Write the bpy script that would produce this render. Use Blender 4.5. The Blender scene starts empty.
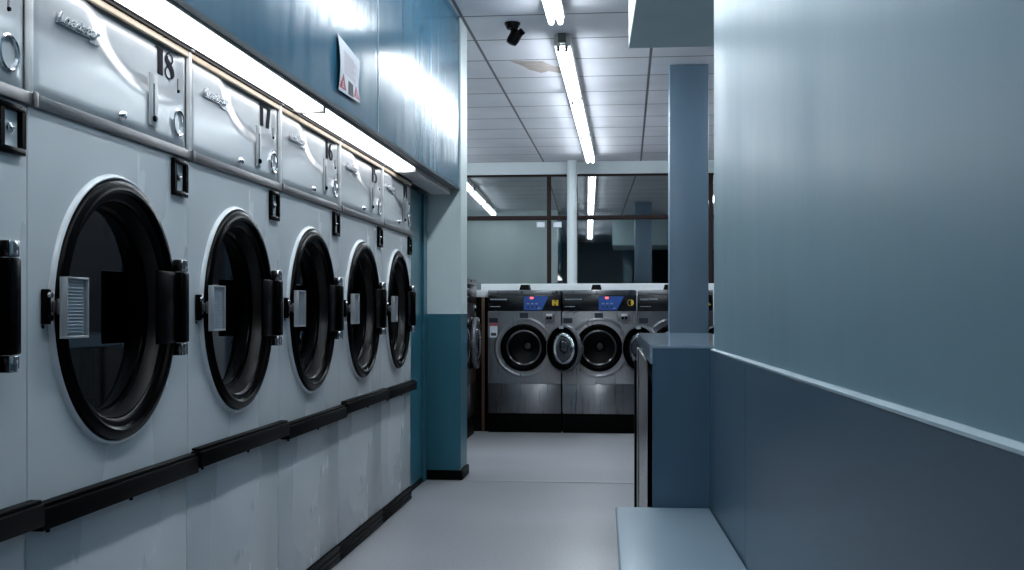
import bpy, bmesh, math, random
from mathutils import Vector, Matrix
random.seed(7)
C = bpy.context.scene.collection
PI = math.pi

# ------------------------------------------------------------------ materials
def s2l(c):
    return tuple((v/255/12.92 if v/255 <= .04045 else ((v/255+.055)/1.055)**2.4) for v in c)

def mat(name, rgb, rough=.5, metal=0.0, spec=.5, noise=0, nscale=(8, 8, 8), bump=0, bscale=None, coat=0,
        rvar=0, detail=4, lin=None, bdist=.01):
    m = bpy.data.materials.new(name); m.use_nodes = True
    nt = m.node_tree; N = nt.nodes; L = nt.links; b = N['Principled BSDF']
    col = lin if lin else s2l(rgb)
    b.inputs['Base Color'].default_value = (*col, 1)
    b.inputs['Roughness'].default_value = rough
    b.inputs['Metallic'].default_value = metal
    b.inputs['Specular IOR Level'].default_value = spec
    if coat:
        b.inputs['Coat Weight'].default_value = coat; b.inputs['Coat Roughness'].default_value = .08
    if noise or bump or rvar:
        tc = N.new('ShaderNodeTexCoord')
        def nz(sc):
            mp = N.new('ShaderNodeMapping'); mp.inputs['Scale'].default_value = sc
            L.new(tc.outputs['Object'], mp.inputs['Vector'])
            n = N.new('ShaderNodeTexNoise'); n.inputs['Scale'].default_value = 1; n.inputs['Detail'].default_value = detail
            L.new(mp.outputs['Vector'], n.inputs['Vector']); return n
        n1 = nz(nscale)
        if noise:
            r = N.new('ShaderNodeMapRange')
            r.inputs['From Min'].default_value = .3; r.inputs['From Max'].default_value = .7
            r.inputs['To Min'].default_value = 1-noise; r.inputs['To Max'].default_value = 1+noise
            L.new(n1.outputs['Fac'], r.inputs['Value'])
            mx = N.new('ShaderNodeMix'); mx.data_type = 'RGBA'; mx.blend_type = 'MULTIPLY'; mx.inputs['Factor'].default_value = 1
            mx.inputs['A'].default_value = (*col, 1); L.new(r.outputs['Result'], mx.inputs['B'])
            L.new(mx.outputs['Result'], b.inputs['Base Color'])
        if rvar:
            r = N.new('ShaderNodeMapRange')
            r.inputs['From Min'].default_value = .3; r.inputs['From Max'].default_value = .7
            r.inputs['To Min'].default_value = max(.02, rough-rvar); r.inputs['To Max'].default_value = rough+rvar
            L.new(n1.outputs['Fac'], r.inputs['Value']); L.new(r.outputs['Result'], b.inputs['Roughness'])
        if bump:
            n2 = nz(bscale or nscale)
            bp = N.new('ShaderNodeBump'); bp.inputs['Strength'].default_value = bump; bp.inputs['Distance'].default_value = bdist
            L.new(n2.outputs['Fac'], bp.inputs['Height']); L.new(bp.outputs['Normal'], b.inputs['Normal'])
    return m

def emit(name, rgb, strength):
    m = bpy.data.materials.new(name); m.use_nodes = True
    nt = m.node_tree; nt.nodes.clear()
    e = nt.nodes.new('ShaderNodeEmission'); o = nt.nodes.new('ShaderNodeOutputMaterial')
    e.inputs['Color'].default_value = (*rgb, 1); e.inputs['Strength'].default_value = strength
    nt.links.new(e.outputs[0], o.inputs[0]); return m

def pane(name, tint, refl, rough=.02, thru=(0, 0, 0)):
    """dark glass: part see-through (tinted), part mirror"""
    m = bpy.data.materials.new(name); m.use_nodes = True
    nt = m.node_tree; nt.nodes.clear(); N = nt.nodes; L = nt.links
    o = N.new('ShaderNodeOutputMaterial'); g = N.new('ShaderNodeBsdfGlossy'); t = N.new('ShaderNodeBsdfTransparent')
    mx = N.new('ShaderNodeMixShader'); lw = N.new('ShaderNodeLayerWeight'); mr = N.new('ShaderNodeMapRange')
    g.inputs['Color'].default_value = (*tint, 1); g.inputs['Roughness'].default_value = rough
    t.inputs['Color'].default_value = (*thru, 1)
    lw.inputs['Blend'].default_value = .5
    mr.inputs['To Min'].default_value = refl[0]; mr.inputs['To Max'].default_value = refl[1]
    L.new(lw.outputs['Fresnel'], mr.inputs['Value']); L.new(mr.outputs['Result'], mx.inputs['Fac'])
    L.new(t.outputs[0], mx.inputs[1]); L.new(g.outputs[0], mx.inputs[2]); L.new(mx.outputs[0], o.inputs[0])
    return m

M = {}
M['enamel'] = mat('dryer_enamel', (196, 202, 206),   .26, noise=.012, nscale=(3, 3, 1.2), bump=.015, bscale=(2.2, 2.2, 3.5), rvar=.05, bdist=.05)
M['enamel_panel'] = mat('dryer_panel_metal', (184, 190, 195), .2, noise=.03, nscale=(4, 4, 30), bump=.02, bscale=(3, 3, 4), rvar=.05, bdist=.05)
M['aged_trim'] = mat('aged_cream_trim', (205, 186, 160), .45, noise=.12, nscale=(10, 12, 10))
M['white_trim'] = mat('white_trim', (214, 218, 220), .35)
M['steel'] = mat('brushed_steel', (126, 124, 126), .42, metal=1, noise=.1, nscale=(40, 4, 40), rvar=.06)
M['alu'] = mat('aluminium', (168, 166, 166), .3, metal=1, noise=.06, nscale=(20, 3, 20))
M['underside'] = mat('grey_underside', (112, 112, 114), .5)
M['underside_metal'] = mat('dull_trunking_metal', (206, 206, 206), .4)
M['chrome'] = mat('chrome', (205, 208, 212), .12, metal=1)
M['black_gloss'] = mat('black_enamel', (2, 2, 2), .22, spec=.06)
M['black_rubber'] = mat('black_rubber', (3, 3, 3), .5, spec=.06)
M['black_rail'] = mat('black_rail', (4, 4, 5), .5, spec=.05, noise=.3, nscale=(30, 6, 30))
M['recess'] = mat('door_recess_metal', (26, 25, 26), .35, metal=.3, noise=.15, nscale=(30, 30, 30))
M['drum'] = mat('drum_dark', (12, 13, 14), .45, metal=.3)
M['ribbed'] = mat('handle_ribbed', (142, 154, 164), .4)
M['handle_frame'] = mat('handle_frame_metal', (170, 174, 178), .3, metal=.5)
M['plate_metal'] = mat('pale_plate_metal', (168, 174, 178), .35)
M['teal_gloss'] = mat('teal_gloss_paint', (46, 94, 118), .17, spec=.1, noise=.06, nscale=(3, 14, 1.2), bump=.085, bscale=(4, 12, 1.6), rvar=.04, detail=5, bdist=.014)
M['teal_dark'] = mat('teal_edge_paint', (18, 44, 54), .5, spec=.2)
M['pale'] = mat('pale_green_paint', (214, 227, 227), .35, noise=.04, nscale=(3, 3, 1.2), bump=.1, bscale=(12, 12, 2))
M['header'] = mat('pale_beam_paint', (205, 214, 217), .4)
M['teal'] = mat('teal_paint', (44, 98, 114), .3, noise=.1, nscale=(5, 5, 1.2), bump=.1, bscale=(14, 14, 2))
M['wall_up'] = mat('blue_grey_gloss_paint', (118, 147, 159), .33, noise=.04, nscale=(3, 4, 1.0), bump=.09, bscale=(5, 9, 2.6), rvar=.05, detail=4, bdist=.012)
M['wall_low'] = mat('slate_blue_panel', (68, 88, 104), .3, noise=.03, nscale=(3, 3, 3))
M['cap'] = mat('pale_dado_cap', (172, 190, 198), .25)
M['post'] = mat('blue_grey_column_paint', (92, 114, 132), .4, noise=.05, nscale=(6, 6, 1.5))
M['cab'] = mat('dark_blue_panel', (70, 98, 118), .35, noise=.06, nscale=(5, 5, 2))
M['cab_top'] = mat('cabinet_top_gloss', (150, 168, 184), .1, spec=.8)
M['bench'] = mat('bench_blue_grey', (150, 170, 184), .28, noise=.03, nscale=(3, 2, 3))
M['soffit'] = mat('soffit_paint', (184, 206, 210), .5, noise=.04, nscale=(5, 5, 5))
M['soffit_lit_side'] = mat('soffit_lit_side_white', (215, 222, 224), .5)  # paler copy of the soffit paint, tube light put into the colour
M['white'] = mat('white_board', (208, 212, 216), .45)
M['lamp_body'] = mat('lamp_housing', (205, 205, 200), .45)
M['holder'] = mat('lamp_holder', (112, 112, 106), .5)
M['tube'] = emit('fluorescent_tube', (.83, .93, 1.0), 17.5)
M['diffuser'] = emit('lit_diffuser', (.96, .97, 1.0), 2.3)
M['frame_brown'] = mat('window_frame_brown', (34, 20, 19), .55, spec=.2)
M['glass_night'] = pane('night_window_glass', (.88, .95, .96), (.24, .8))
M['glass_dark'] = pane('dryer_glass', (.9, .95, 1), (.006, .17), .03, (.12, .13, .14))
M['glass_bowl'] = pane('washer_glass', (.9, .95, 1), (.45, .85), .1, (.6, .62, .64))
M['washer_steel'] = mat('washer_stainless', (124, 124, 127), .3, metal=1, noise=.05, nscale=(60, 60, 2), bump=.08, bscale=(2.5, 2.5, 1.2), rvar=.04, bdist=.05)
def aniso(m, a, rot):
    nt = m.node_tree; b = nt.nodes['Principled BSDF']; b.inputs['Anisotropic'].default_value = a; b.inputs['Anisotropic Rotation'].default_value = rot
    t = nt.nodes.new('ShaderNodeTangent'); t.direction_type = 'RADIAL'; t.axis = 'Z'; nt.links.new(t.outputs[0], b.inputs['Tangent'])
aniso(M['washer_steel'], .9, .25)
M['black_panel'] = mat('control_black', (9, 9, 14), .25)
M['blue'] = mat('display_blue', (38, 78, 150), .35)
M['red_led'] = emit('red_digits', (1, .12, .1), 1.0)
M['yellow'] = mat('yellow_marking', (196, 160, 40), .5)
M['pale_ink'] = mat('pale_lettering', (150, 160, 170), .5)
M['ink'] = mat('dark_number_ink', (34, 34, 42), .8, spec=.08)
M['navy'] = mat('navy_label', (24, 28, 44), .5)
M['paper'] = mat('paper', (214, 218, 226), .6)
M['red_ink'] = mat('red_ink', (176, 76, 88), .6)
M['pink_ink'] = mat('faded_red_ink', (186, 150, 160), .6)
M['charcoal'] = mat('charcoal_ink', (40, 44, 52), .6)
M['camera_black'] = mat('camera_black', (3, 3, 4), .5, spec=.1)
M['wood'] = mat('dark_wood', (92, 62, 44), .5, noise=.2, nscale=(20, 20, 2))
M['patch'] = mat('bare_board', (168, 156, 150), .8, noise=.15, nscale=(20, 20, 20))
M['grey_smoke'] = mat('door_ring_grey', (84, 86, 92), .3, metal=.3)

# floor
def floor_mat():
    m = mat('speckled_lino', (168, 170, 178), .3)
    nt = m.node_tree; N = nt.nodes; L = nt.links; b = N['Principled BSDF']
    tc = N.new('ShaderNodeTexCoord')
    def nz(sc, det=3):
        mp = N.new('ShaderNodeMapping'); mp.inputs['Scale'].default_value = sc
        L.new(tc.outputs['Object'], mp.inputs['Vector'])
        n = N.new('ShaderNodeTexNoise'); n.inputs['Scale'].default_value = 1; n.inputs['Detail'].default_value = det
        L.new(mp.outputs['Vector'], n.inputs['Vector']); return n
    a = nz((90, 90, 90)); c = nz((.5, .8, 1), 2)
    mth = N.new('ShaderNodeMath'); mth.operation = 'ADD'; L.new(a.outputs['Fac'], mth.inputs[0]); L.new(c.outputs['Fac'], mth.inputs[1])
    r = N.new('ShaderNodeValToRGB')
    r.color_ramp.elements[0].position = .35; r.color_ramp.elements[0].color = (*s2l((138, 139, 144)), 1)
    r.color_ramp.elements[1].position = .65; r.color_ramp.elements[1].color = (*s2l((174, 175, 180)), 1)
    h = N.new('ShaderNodeMath'); h.operation = 'MULTIPLY'; h.inputs[1].default_value = .5
    L.new(mth.outputs[0], h.inputs[0]); L.new(h.outputs[0], r.inputs[0]); L.new(r.outputs[0], b.inputs['Base Color'])
    b.inputs['Roughness'].default_value = .3
    return m
M['floor'] = floor_mat()

def ceiling_mat():
    m = mat('ceiling_tiles', (196, 194, 202), .45)
    nt = m.node_tree; N = nt.nodes; L = nt.links; b = N['Principled BSDF']
    tc = N.new('ShaderNodeTexCoord'); mp = N.new('ShaderNodeMapping')
    mp.inputs['Location'].default_value = (1.03+1.2*10, -7.02+.63*20, 0)
    L.new(tc.outputs['Object'], mp.inputs['Vector'])
    br = N.new('ShaderNodeTexBrick'); br.offset = 0; br.squash = 1
    br.inputs['Color1'].default_value = (*s2l((222, 221, 228)), 1); br.inputs['Color2'].default_value = (*s2l((222, 221, 228)), 1)
    br.inputs['Mortar'].default_value = (*s2l((92, 90, 96)), 1)
    br.inputs['Scale'].default_value = 1; br.inputs['Mortar Size'].default_value = .011; br.inputs['Mortar Smooth'].default_value = .2
    br.inputs['Brick Width'].default_value = 1.2; br.inputs['Row Height'].default_value = .63
    L.new(mp.outputs['Vector'], br.inputs['Vector'])
    n = N.new('ShaderNodeTexNoise'); n.inputs['Scale'].default_value = 2; n.inputs['Detail'].default_value = 5
    L.new(tc.outputs['Object'], n.inputs['Vector'])
    r = N.new('ShaderNodeMapRange'); r.inputs['From Min'].default_value = .3; r.inputs['From Max'].default_value = .7
    r.inputs['To Min'].default_value = .9; r.inputs['To Max'].default_value = 1.06
    L.new(n.outputs['Fac'], r.inputs['Value'])
    mx = N.new('ShaderNodeMix'); mx.data_type = 'RGBA'; mx.blend_type = 'MULTIPLY'; mx.inputs['Factor'].default_value = 1
    L.new(br.outputs['Color'], mx.inputs['A']); L.new(r.outputs['Result'], mx.inputs['B']); L.new(mx.outputs['Result'], b.inputs['Base Color'])
    bp = N.new('ShaderNodeBump'); bp.invert = True; bp.inputs['Strength'].default_value = .5; bp.inputs['Distance'].default_value = .004
    L.new(br.outputs['Fac'], bp.inputs['Height']); L.new(bp.outputs['Normal'], b.inputs['Normal'])
    return m
M['ceiling'] = ceiling_mat()

# ------------------------------------------------------------------ mesh builder
class MB:
    def __init__(s):
        s.bm = bmesh.new(); s.mats = []
    def mi(s, m):
        if m not in s.mats: s.mats.append(m)
        return s.mats.index(m)
    def box(s, x0, x1, y0, y1, z0, z1, m, bev=0, rot=None, seg=2):
        t = bmesh.new(); bmesh.ops.create_cube(t, size=1)
        for v in t.verts:
            v.co = Vector(((x0+x1)/2+v.co.x*(x1-x0), (y0+y1)/2+v.co.y*(y1-y0), (z0+z1)/2+v.co.z*(z1-z0)))
        if bev: bmesh.ops.bevel(t, geom=t.edges[:], offset=bev, segments=seg, affect='EDGES', profile=.5)
        if rot is not None:
            bmesh.ops.transform(t, matrix=rot, verts=t.verts)
        s.merge(t, m); return s
    def merge(s, t, m):
        i = s.mi(m); mp = {}
        for v in t.verts: mp[v] = s.bm.verts.new(v.co)
        for f in t.faces:
            try:
                nf = s.bm.faces.new([mp[v] for v in f.verts]); nf.material_index = i
            except ValueError: pass
        t.free()
    def faces(s, vs, fs, m):
        i = s.mi(m); vv = [s.bm.verts.new(v) for v in vs]
        for f in fs:
            try:
                nf = s.bm.faces.new([vv[k] for k in f]); nf.material_index = i
            except ValueError: pass
        return s
    def lathe(s, prof, c, axis, m, n=64, caps=(False, False)):
        """prof: list of (r, h); axis 'x','y-','z'; m: one material or one per profile segment"""
        c = Vector(c); rings = []
        vs = []
        for r, h in prof:
            for k in range(n):
                a = 2*PI*k/n
                if axis == 'x': p = Vector((h, r*math.cos(a), r*math.sin(a)))
                elif axis == 'y-': p = Vector((r*math.cos(a), -h, r*math.sin(a)))
                elif axis == 'y': p = Vector((-r*math.cos(a), h, r*math.sin(a)))
                else: p = Vector((r*math.cos(a), r*math.sin(a), h))
                vs.append(s.bm.verts.new(c+p))
        for j in range(len(prof)-1):
            mm = m[j] if isinstance(m, (list, tuple)) else m
            i = s.mi(mm)
            for k in range(n):
                f = s.bm.faces.new([vs[j*n+k], vs[j*n+(k+1) % n], vs[(j+1)*n+(k+1) % n], vs[(j+1)*n+k]]); f.material_index = i
        for e, j in ((0, 0), (1, len(prof)-1)):
            if caps[e]:
                mm = m[min(j, len(m)-1)] if isinstance(m, (list, tuple)) else m
                f = s.bm.faces.new([vs[j*n+k] for k in range(n)]); f.material_index = s.mi(mm)
        return s
    def tube(s, a, b, r, m, n=12):
        a = Vector(a); b = Vector(b); d = (b-a).normalized()
        u = d.orthogonal().normalized(); w = d.cross(u); i = s.mi(m)
        r1 = [s.bm.verts.new(a+(u*math.cos(2*PI*k/n)+w*math.sin(2*PI*k/n))*r) for k in range(n)]
        r2 = [s.bm.verts.new(b+(u*math.cos(2*PI*k/n)+w*math.sin(2*PI*k/n))*r) for k in range(n)]
        for k in range(n):
            s.bm.faces.new([r1[k], r1[(k+1) % n], r2[(k+1) % n], r2[k]]).material_index = i
        s.bm.faces.new(r1[::-1]).material_index = i; s.bm.faces.new(r2).material_index = i
        return s
    def prism(s, poly, fn, d, m):
        """poly 2d list; fn(u,v,w)->3d ; extruded w from 0 to d"""
        i = s.mi(m); n = len(poly)
        a = [s.bm.verts.new(fn(u, v, 0)) for u, v in poly]; b = [s.bm.verts.new(fn(u, v, d)) for u, v in poly]
        s.bm.faces.new(a).material_index = i; s.bm.faces.new(b).material_index = i
        for k in range(n): s.bm.faces.new([a[k], a[(k+1) % n], b[(k+1) % n], b[k]]).material_index = i
        return s
    def ribbon(s, pts, ws, fn, d, m, n=14):
        """smooth variable width stroke, extruded"""
        P = []; W = []
        for k in range(n+1):
            t = k/n*(len(pts)-1); i = min(int(t), len(pts)-2); f = t-i
            p0 = pts[max(i-1, 0)]; p1 = pts[i]; p2 = pts[i+1]; p3 = pts[min(i+2, len(pts)-1)]
            P.append([.5*(2*p1[q]+(p2[q]-p0[q])*f+(2*p0[q]-5*p1[q]+4*p2[q]-p3[q])*f*f+(3*p1[q]-p0[q]-3*p2[q]+p3[q])*f**3) for q in (0, 1)])
            W.append(ws[i]*(1-f)+ws[i+1]*f)
        i = s.mi(m); va = []
        for k in range(n+1):
            q0 = P[max(k-1, 0)]; q1 = P[min(k+1, n)]
            tx, ty = q1[0]-q0[0], q1[1]-q0[1]; l = math.hypot(tx, ty) or 1; nx, ny = -ty/l, tx/l
            w = W[k]/2
            va.append([s.bm.verts.new(fn(P[k][0]+sg*nx*w, P[k][1]+sg*ny*w, dd)) for sg, dd in ((1, 0), (-1, 0), (-1, d), (1, d))])
        for k in range(n):
            A, B = va[k], va[k+1]
            for q in range(4):
                s.bm.faces.new([A[q], A[(q+1) % 4], B[(q+1) % 4], B[q]]).material_index = i
        s.bm.faces.new(va[0][::-1]).material_index = i; s.bm.faces.new(va[-1]).material_index = i
        return s
    def build(s, name, parent=None, loc=None, smooth=35):
        bmesh.ops.recalc_face_normals(s.bm, faces=s.bm.faces)
        me = bpy.data.meshes.new(name); s.bm.to_mesh(me); s.bm.free()
        for m in s.mats: me.materials.append(M[m])
        if smooth:
            me.shade_smooth()
            try: me.set_sharp_from_angle(angle=math.radians(smooth))
            except Exception: pass
        o = bpy.data.objects.new(name, me); C.objects.link(o)
        if parent: o.parent = parent
        if loc: o.location = loc
        return o

def tag(o, label, cat, group=None, kind=None):
    o['label'] = label; o['category'] = cat
    if group: o['group'] = group
    if kind: o['kind'] = kind
    return o
def empty(name, loc, rz=0):
    o = bpy.data.objects.new(name, None); C.objects.link(o); o.location = loc; o.rotation_euler = (0, 0, rz); o.empty_display_size = .1
    return o
def struct(o, label=None, cat=None):
    o['kind'] = 'structure'
    if label: o['label'] = label
    if cat: o['category'] = cat
    return o
def copy_tree(o, parent=None, skip=()):
    c = o.copy(); C.objects.link(c); c.parent = parent
    for ch in [k for k in list(bpy.data.objects) if k.parent == o]:
        if ch.name.split('.')[0] in skip: continue
        copy_tree(ch, c, skip)
    return c
def child(o, nm):
    return [k for k in bpy.data.objects if k.parent == o and k.name.split('.')[0] == nm]

# ------------------------------------------------------------------ numerals (fat stencil style)
def digit(mb, ch, fn, d, m):
    T = .055
    R = lambda p, w, n=14: mb.ribbon(p, w, fn, d, m, n)
    if ch == '1':
        mb.prism([(.08, 0), (.36, 0), (.36, 1), (.08, 1)], fn, d, m); mb.prism([(-.04, .95), (.078, .95), (.078, 1), (-.04, 1)], fn, d, m)
    elif ch == '8':
        R([(.18, .86), (.16, .70), (.3, .54), (.44, .38), (.5, .2), (.42, .04)], [.10, .22, .24, .24, .2, .05], 20)
        R([(.17, .9), (.3, .985), (.46, .9), (.5, .74), (.4, .58)], [T]*5)
        R([(.2, .44), (.07, .25), (.14, .06), (.3, .0), (.44, .05)], [T]*5)
    elif ch == '7':
        mb.prism([(-.1, .93), (.62, .93), (.62, 1), (-.1, 1)], fn, d, m)
        mb.prism([(.34, .929), (.62, .929), (.46, 0), (.18, 0)], fn, d, m)
    elif ch in '69':
        f = fn if ch == '6' else (lambda u, v, w: fn(.58-u, 1-v, w))
        q = lambda p, w: mb.ribbon(p, w, f, d, m)
        q([(.42, .98), (.22, .78), (.16, .42), (.22, .14), (.34, .02)], [.03, .22, .28, .2, .03])
        q([(.2, .5), (.36, .58), (.5, .46), (.54, .26), (.46, .08), (.32, .02)], [T, T, T*2, T*3, T*2, T])
    elif ch == '5':
        mb.prism([(.06, .955), (.54, .955), (.54, 1), (.06, 1)], fn, d, m)
        mb.prism([(.06, .56), (.2, .56), (.2, .954), (.06, .954)], fn, d, m)
        R([(.12, .57), (.3, .6), (.44, .44), (.44, .2), (.28, .02), (.06, .06)], [T, .1, .26, .26, .08, T])
    elif ch == '4':
        mb.prism([(.3, 0), (.56, 0), (.56, 1), (.3, 1)], fn, d, m)
        R([(.29, .98), (-.04, .28)], [T, T], 2); mb.prism([(-.05, .25), (.66, .25), (.66, .29), (-.05, .29)], fn, d*.8, m)

# ================================================================== SETTING
ZC = 2.91
XL, XR = -4.2, 2.4            # far room
YF, YB = -2.6, 14.04
struct(MB().box(XL-.1, XR+.1, YF-.1, YB+.9, -.1, 0, 'floor').build('floor', smooth=0), 'pale grey speckled vinyl floor running down the aisle', 'floor')
struct(MB().box(XL-.1, XR+.1, YF-.1, YB+.4, ZC, ZC+.1, 'ceiling').build('ceiling', smooth=0), 'white suspended ceiling of rectangular tiles', 'ceiling')
# floor joint strip
struct(MB().box(-1.0, 1.2, 7.0, 7.06, .0005, .003, 'steel').build('trim_1', smooth=0), 'thin pale joint strip across the floor by the column', 'trim')
M['joint'] = mat('floor_joint', (160, 162, 168), .35)
bpy.data.objects['trim_1'].data.materials[0] = M['joint']

# left wall behind dryers, wall nib at the end of the dryers, far left wall
struct(MB().box(-2.3, -2.2, YF, 7.05, 0, ZC, 'pale').build('wall_left', smooth=0), 'wall behind the dryers', 'wall')
PY0, PY1 = 7.05, 7.33
mb = MB()
mb.box(XL, -1.05, PY0, PY1, 1.045, 1.826, 'pale'); mb.box(XL, -1.05, PY0, PY1, 0, 1.045, 'teal')
mb.box(XL, -1.05, PY0, PY1, 1.826, ZC, 'pale')
struct(mb.build('wall_end', smooth=0), 'end wall beside the dryers, pale green above and teal below', 'wall')
struct(MB().box(-1.255, -1.03, PY0-.022, PY0-.001, 0, .062, 'black_rubber', .004).box(-1.049, -1.028, PY0-.001, PY1, 0, .062, 'black_rubber', .004).build('baseboard_end'), 'black skirting around the foot of the end wall', 'baseboard')
# teal return between last dryer and the end wall
mb = MB().box(-1.6, -1.27, 6.34, PY0-.002, 0, 1.79, 'teal').box(-1.27, -1.255, 6.93, PY0-.003, 0, 1.79, 'teal', .003)
mb.box(-1.269, -1.262, 6.345, 6.92, 0, .03, 'black_rubber')
struct(mb.build('wall_recess', smooth=0), 'teal wall strip between the last dryer and the end wall', 'wall')

# bulkhead above the dryers (two glossy teal boards)
def BXF(y): return -1.05 - .011*(7.05-y)
BX = BXF(4.17)
def lbox(mb, o0, o1, y0, y1, z0, z1, m, back=None):
    """box that follows the front line of the teal boards; offsets measured to +X from it (back: fixed X for the rear)"""
    vs = []
    for z in (z0, z1):
        for (f, y) in ((0, y0), (1, y0), (1, y1), (0, y1)):
            x = (back if back is not None else BXF(y)+o0) if f == 0 else BXF(y)+o1
            vs.append((x, y, z))
    return mb.faces(vs, [(0, 3, 2, 1), (4, 5, 6, 7), (0, 1, 5, 4), (1, 2, 6, 5), (2, 3, 7, 6), (3, 0, 4, 7)], m)
def bulk(y0, y1, n): return lbox(MB(), 0, 0, y0, y1, 1.838, ZC-.002, 'teal_gloss', back=-2.19).build(n, smooth=0)
b1 = bulk(YF, 4.814, 'wall_bulkhead'); b2 = bulk(4.820, PY0-.003, 'wall_bulkhead')
struct(b1, 'glossy teal board over the dryers carrying the paper notice', 'wall')
struct(b2, 'glossy teal board over the dryers beside the end wall', 'wall')
struct(lbox(MB(), -.004, .002, 4.8145, 4.8195, 1.84, ZC-.004, 'cap').build('trim_2', smooth=0), 'pale seam between the two teal boards', 'trim')
mb = lbox(MB(), -.005, .003, YF, PY0-.004, 1.824, 1.8375, 'teal_dark'); lbox(mb, 0, -.0055, YF, PY0-.004, 1.8295, 1.8375, 'underside', back=-2.19)
struct(mb.build('trim_3', smooth=0), 'dark teal bottom edge and grey underside of the teal boards', 'trim')
struct(MB().box(-1.0495, -1.042, PY0-.002, PY1, 1.046, ZC-.003, 'pale').box(-1.0495, -1.042, PY0-.002, PY1, .07, 1.0455, 'teal').build('trim_4', smooth=0), 'blue grey painted side edge of the end wall', 'trim')

# right wall: slightly angled
def RWX(y): return .273 - .0343*(y-3.738)
RA = math.atan(-.0343)
def rwall_box(mb, off0, off1, y0, y1, z0, z1, m, bev=0):
    # box that follows the right wall; off measured to +X from the wainscot plane
    vs = []
    for z in (z0, z1):
        for (o, y) in ((off0, y0), (off1, y0), (off1, y1), (off0, y1)): vs.append((RWX(y)+o, y, z))
    return mb.faces(vs, [(0, 3, 2, 1), (4, 5, 6, 7), (0, 1, 5, 4), (1, 2, 6, 5), (2, 3, 7, 6), (3, 0, 4, 7)], m)
RWY1 = 3.76
mb = MB(); rwall_box(mb, .012, .2, YF, RWY1, 0, ZC, 'wall_up')
struct(mb.build('wall_right', smooth=0), 'blue grey glossy wall on the right', 'wall')
mb = MB(); rwall_box(mb, 0, .0115, YF, 2.936, 0, .935, 'wall_low'); rwall_box(mb, 0, .0115, 2.939, RWY1, 0, .935, 'wall_low')
struct(mb.build('trim_5', smooth=0), 'slate blue lower panelling on the right wall', 'trim')
vs = []
for y in (YF, RWY1):
    for o, z in ((-.001, .9355), (.0115, .9355), (.0115, .944), (.008, .944), (-.001, .940)): vs.append((RWX(y)+o, y, z))
mb = MB().faces(vs, [(0, 1, 2, 3, 4), (9, 8, 7, 6, 5)]+[(k, (k+1) % 5, 5+(k+1) % 5, 5+k) for k in range(5)], 'cap')
struct(mb.build('trim_6', smooth=0), 'pale capping along the top of the lower wall panelling', 'trim')

# soffit box beyond the right wall
SY0, SY1, SZ = 3.77, 5.6, 2.36
def SX(y): return .008 - .0343*(y-SY1)
vs = [(SX(SY0), SY0, SZ), (XR, SY0, SZ), (XR, SY1, SZ), (SX(SY1), SY1, SZ), (SX(SY0), SY0, ZC-.002), (XR, SY0, ZC-.002), (XR, SY1, ZC-.002), (SX(SY1), SY1, ZC-.002)]
mb = MB().faces(vs, [(0, 3, 2, 1), (4, 5, 6, 7), (0, 1, 5, 4), (1, 2, 6, 5), (2, 3, 7, 6)], 'soffit').faces(vs, [(3, 0, 4, 7)], 'soffit_lit_side')
bmesh.ops.remove_doubles(mb.bm, verts=mb.bm.verts, dist=1e-5)
struct(mb.build('ceiling_soffit', smooth=0), 'boxed grey green soffit hanging from the ceiling at upper right', 'ceiling')

# outer walls
struct(MB().box(XL-.1, XL, PY1, YB, 0, ZC, 'pale').build('wall_far_left', smooth=0), 'side wall of the far room, out of sight', 'wall')
struct(MB().box(XR, XR+.1, YF, YB+.1, 0, ZC, 'charcoal').build('wall_far_right', smooth=0), 'side wall beyond the partition, out of sight', 'wall')  # unseen wall, darkened so the dryer glass reflects black
struct(MB().box(-2.2, XR, YF-.1, YF, 0, ZC, 'wall_up').build('wall_front', smooth=0), 'wall behind the viewpoint', 'wall')

# window wall, turned one degree
WR = Matrix.Translation((-.5, YB, 0)) @ Matrix.Rotation(math.radians(1.0), 4, 'Z')
def wbox(mb, x0, x1, y0, y1, z0, z1, m, bev=0): return mb.box(x0, x1, y0, y1, z0, z1, m, bev, rot=WR)
mb = MB(); wbox(mb, -3.75, 3.0, 0, .2, 2.76, ZC, 'header'); wbox(mb, -3.75, 3.0, 0, .2, 0, .8, 'pale')
struct(mb.build('wall_back', smooth=0), 'pale beam above the dark windows', 'wall')
ml = [-2.95, -.465, 1.53]
ml = [-2.45, -.465, 1.53, 3.0]
k = 0
edges = [-3.75, -2.46, -.466, 1.53, 3.0]
for i in range(4):
    x0, x1 = edges[i], edges[i+1]
    fr = MB()
    wbox(fr, x0, x0+.026, .02, .09, .8, 2.758, 'frame_brown', .003); wbox(fr, x1-.026, x1, .02, .09, .8, 2.758, 'frame_brown', .003)
    wbox(fr, x0+.026, x1-.026, .02, .09, 2.735, 2.758, 'frame_brown'); wbox(fr, x0+.026, x1-.026, .02, .09, .8, .86, 'frame_brown')
    wbox(fr, x0+.026, x1-.026, .02, .09, 2.192, 2.245, 'frame_brown', .003)
    w = struct(fr.build('window_%d' % (i+1)), ['brown framed dark window at the left end, hidden', 'brown framed dark window left of the mullion', 'brown framed dark window behind the pale pipe column', 'brown framed dark window at the right end'][i], 'window')
    g = MB(); wbox(g, x0+.027, x1-.027, .05, .056, .861, 2.191, 'glass_night'); wbox(g, x0+.027, x1-.027, .05, .056, 2.246, 2.734, 'glass_night')
    g.build('pane', w, smooth=0)
struct(MB().box(XL-.2, XR+.9, YB+.75, YB+.8, -.1, ZC, 'charcoal').build('wall_outside', smooth=0), 'night dark outside the windows', 'wall')

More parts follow.
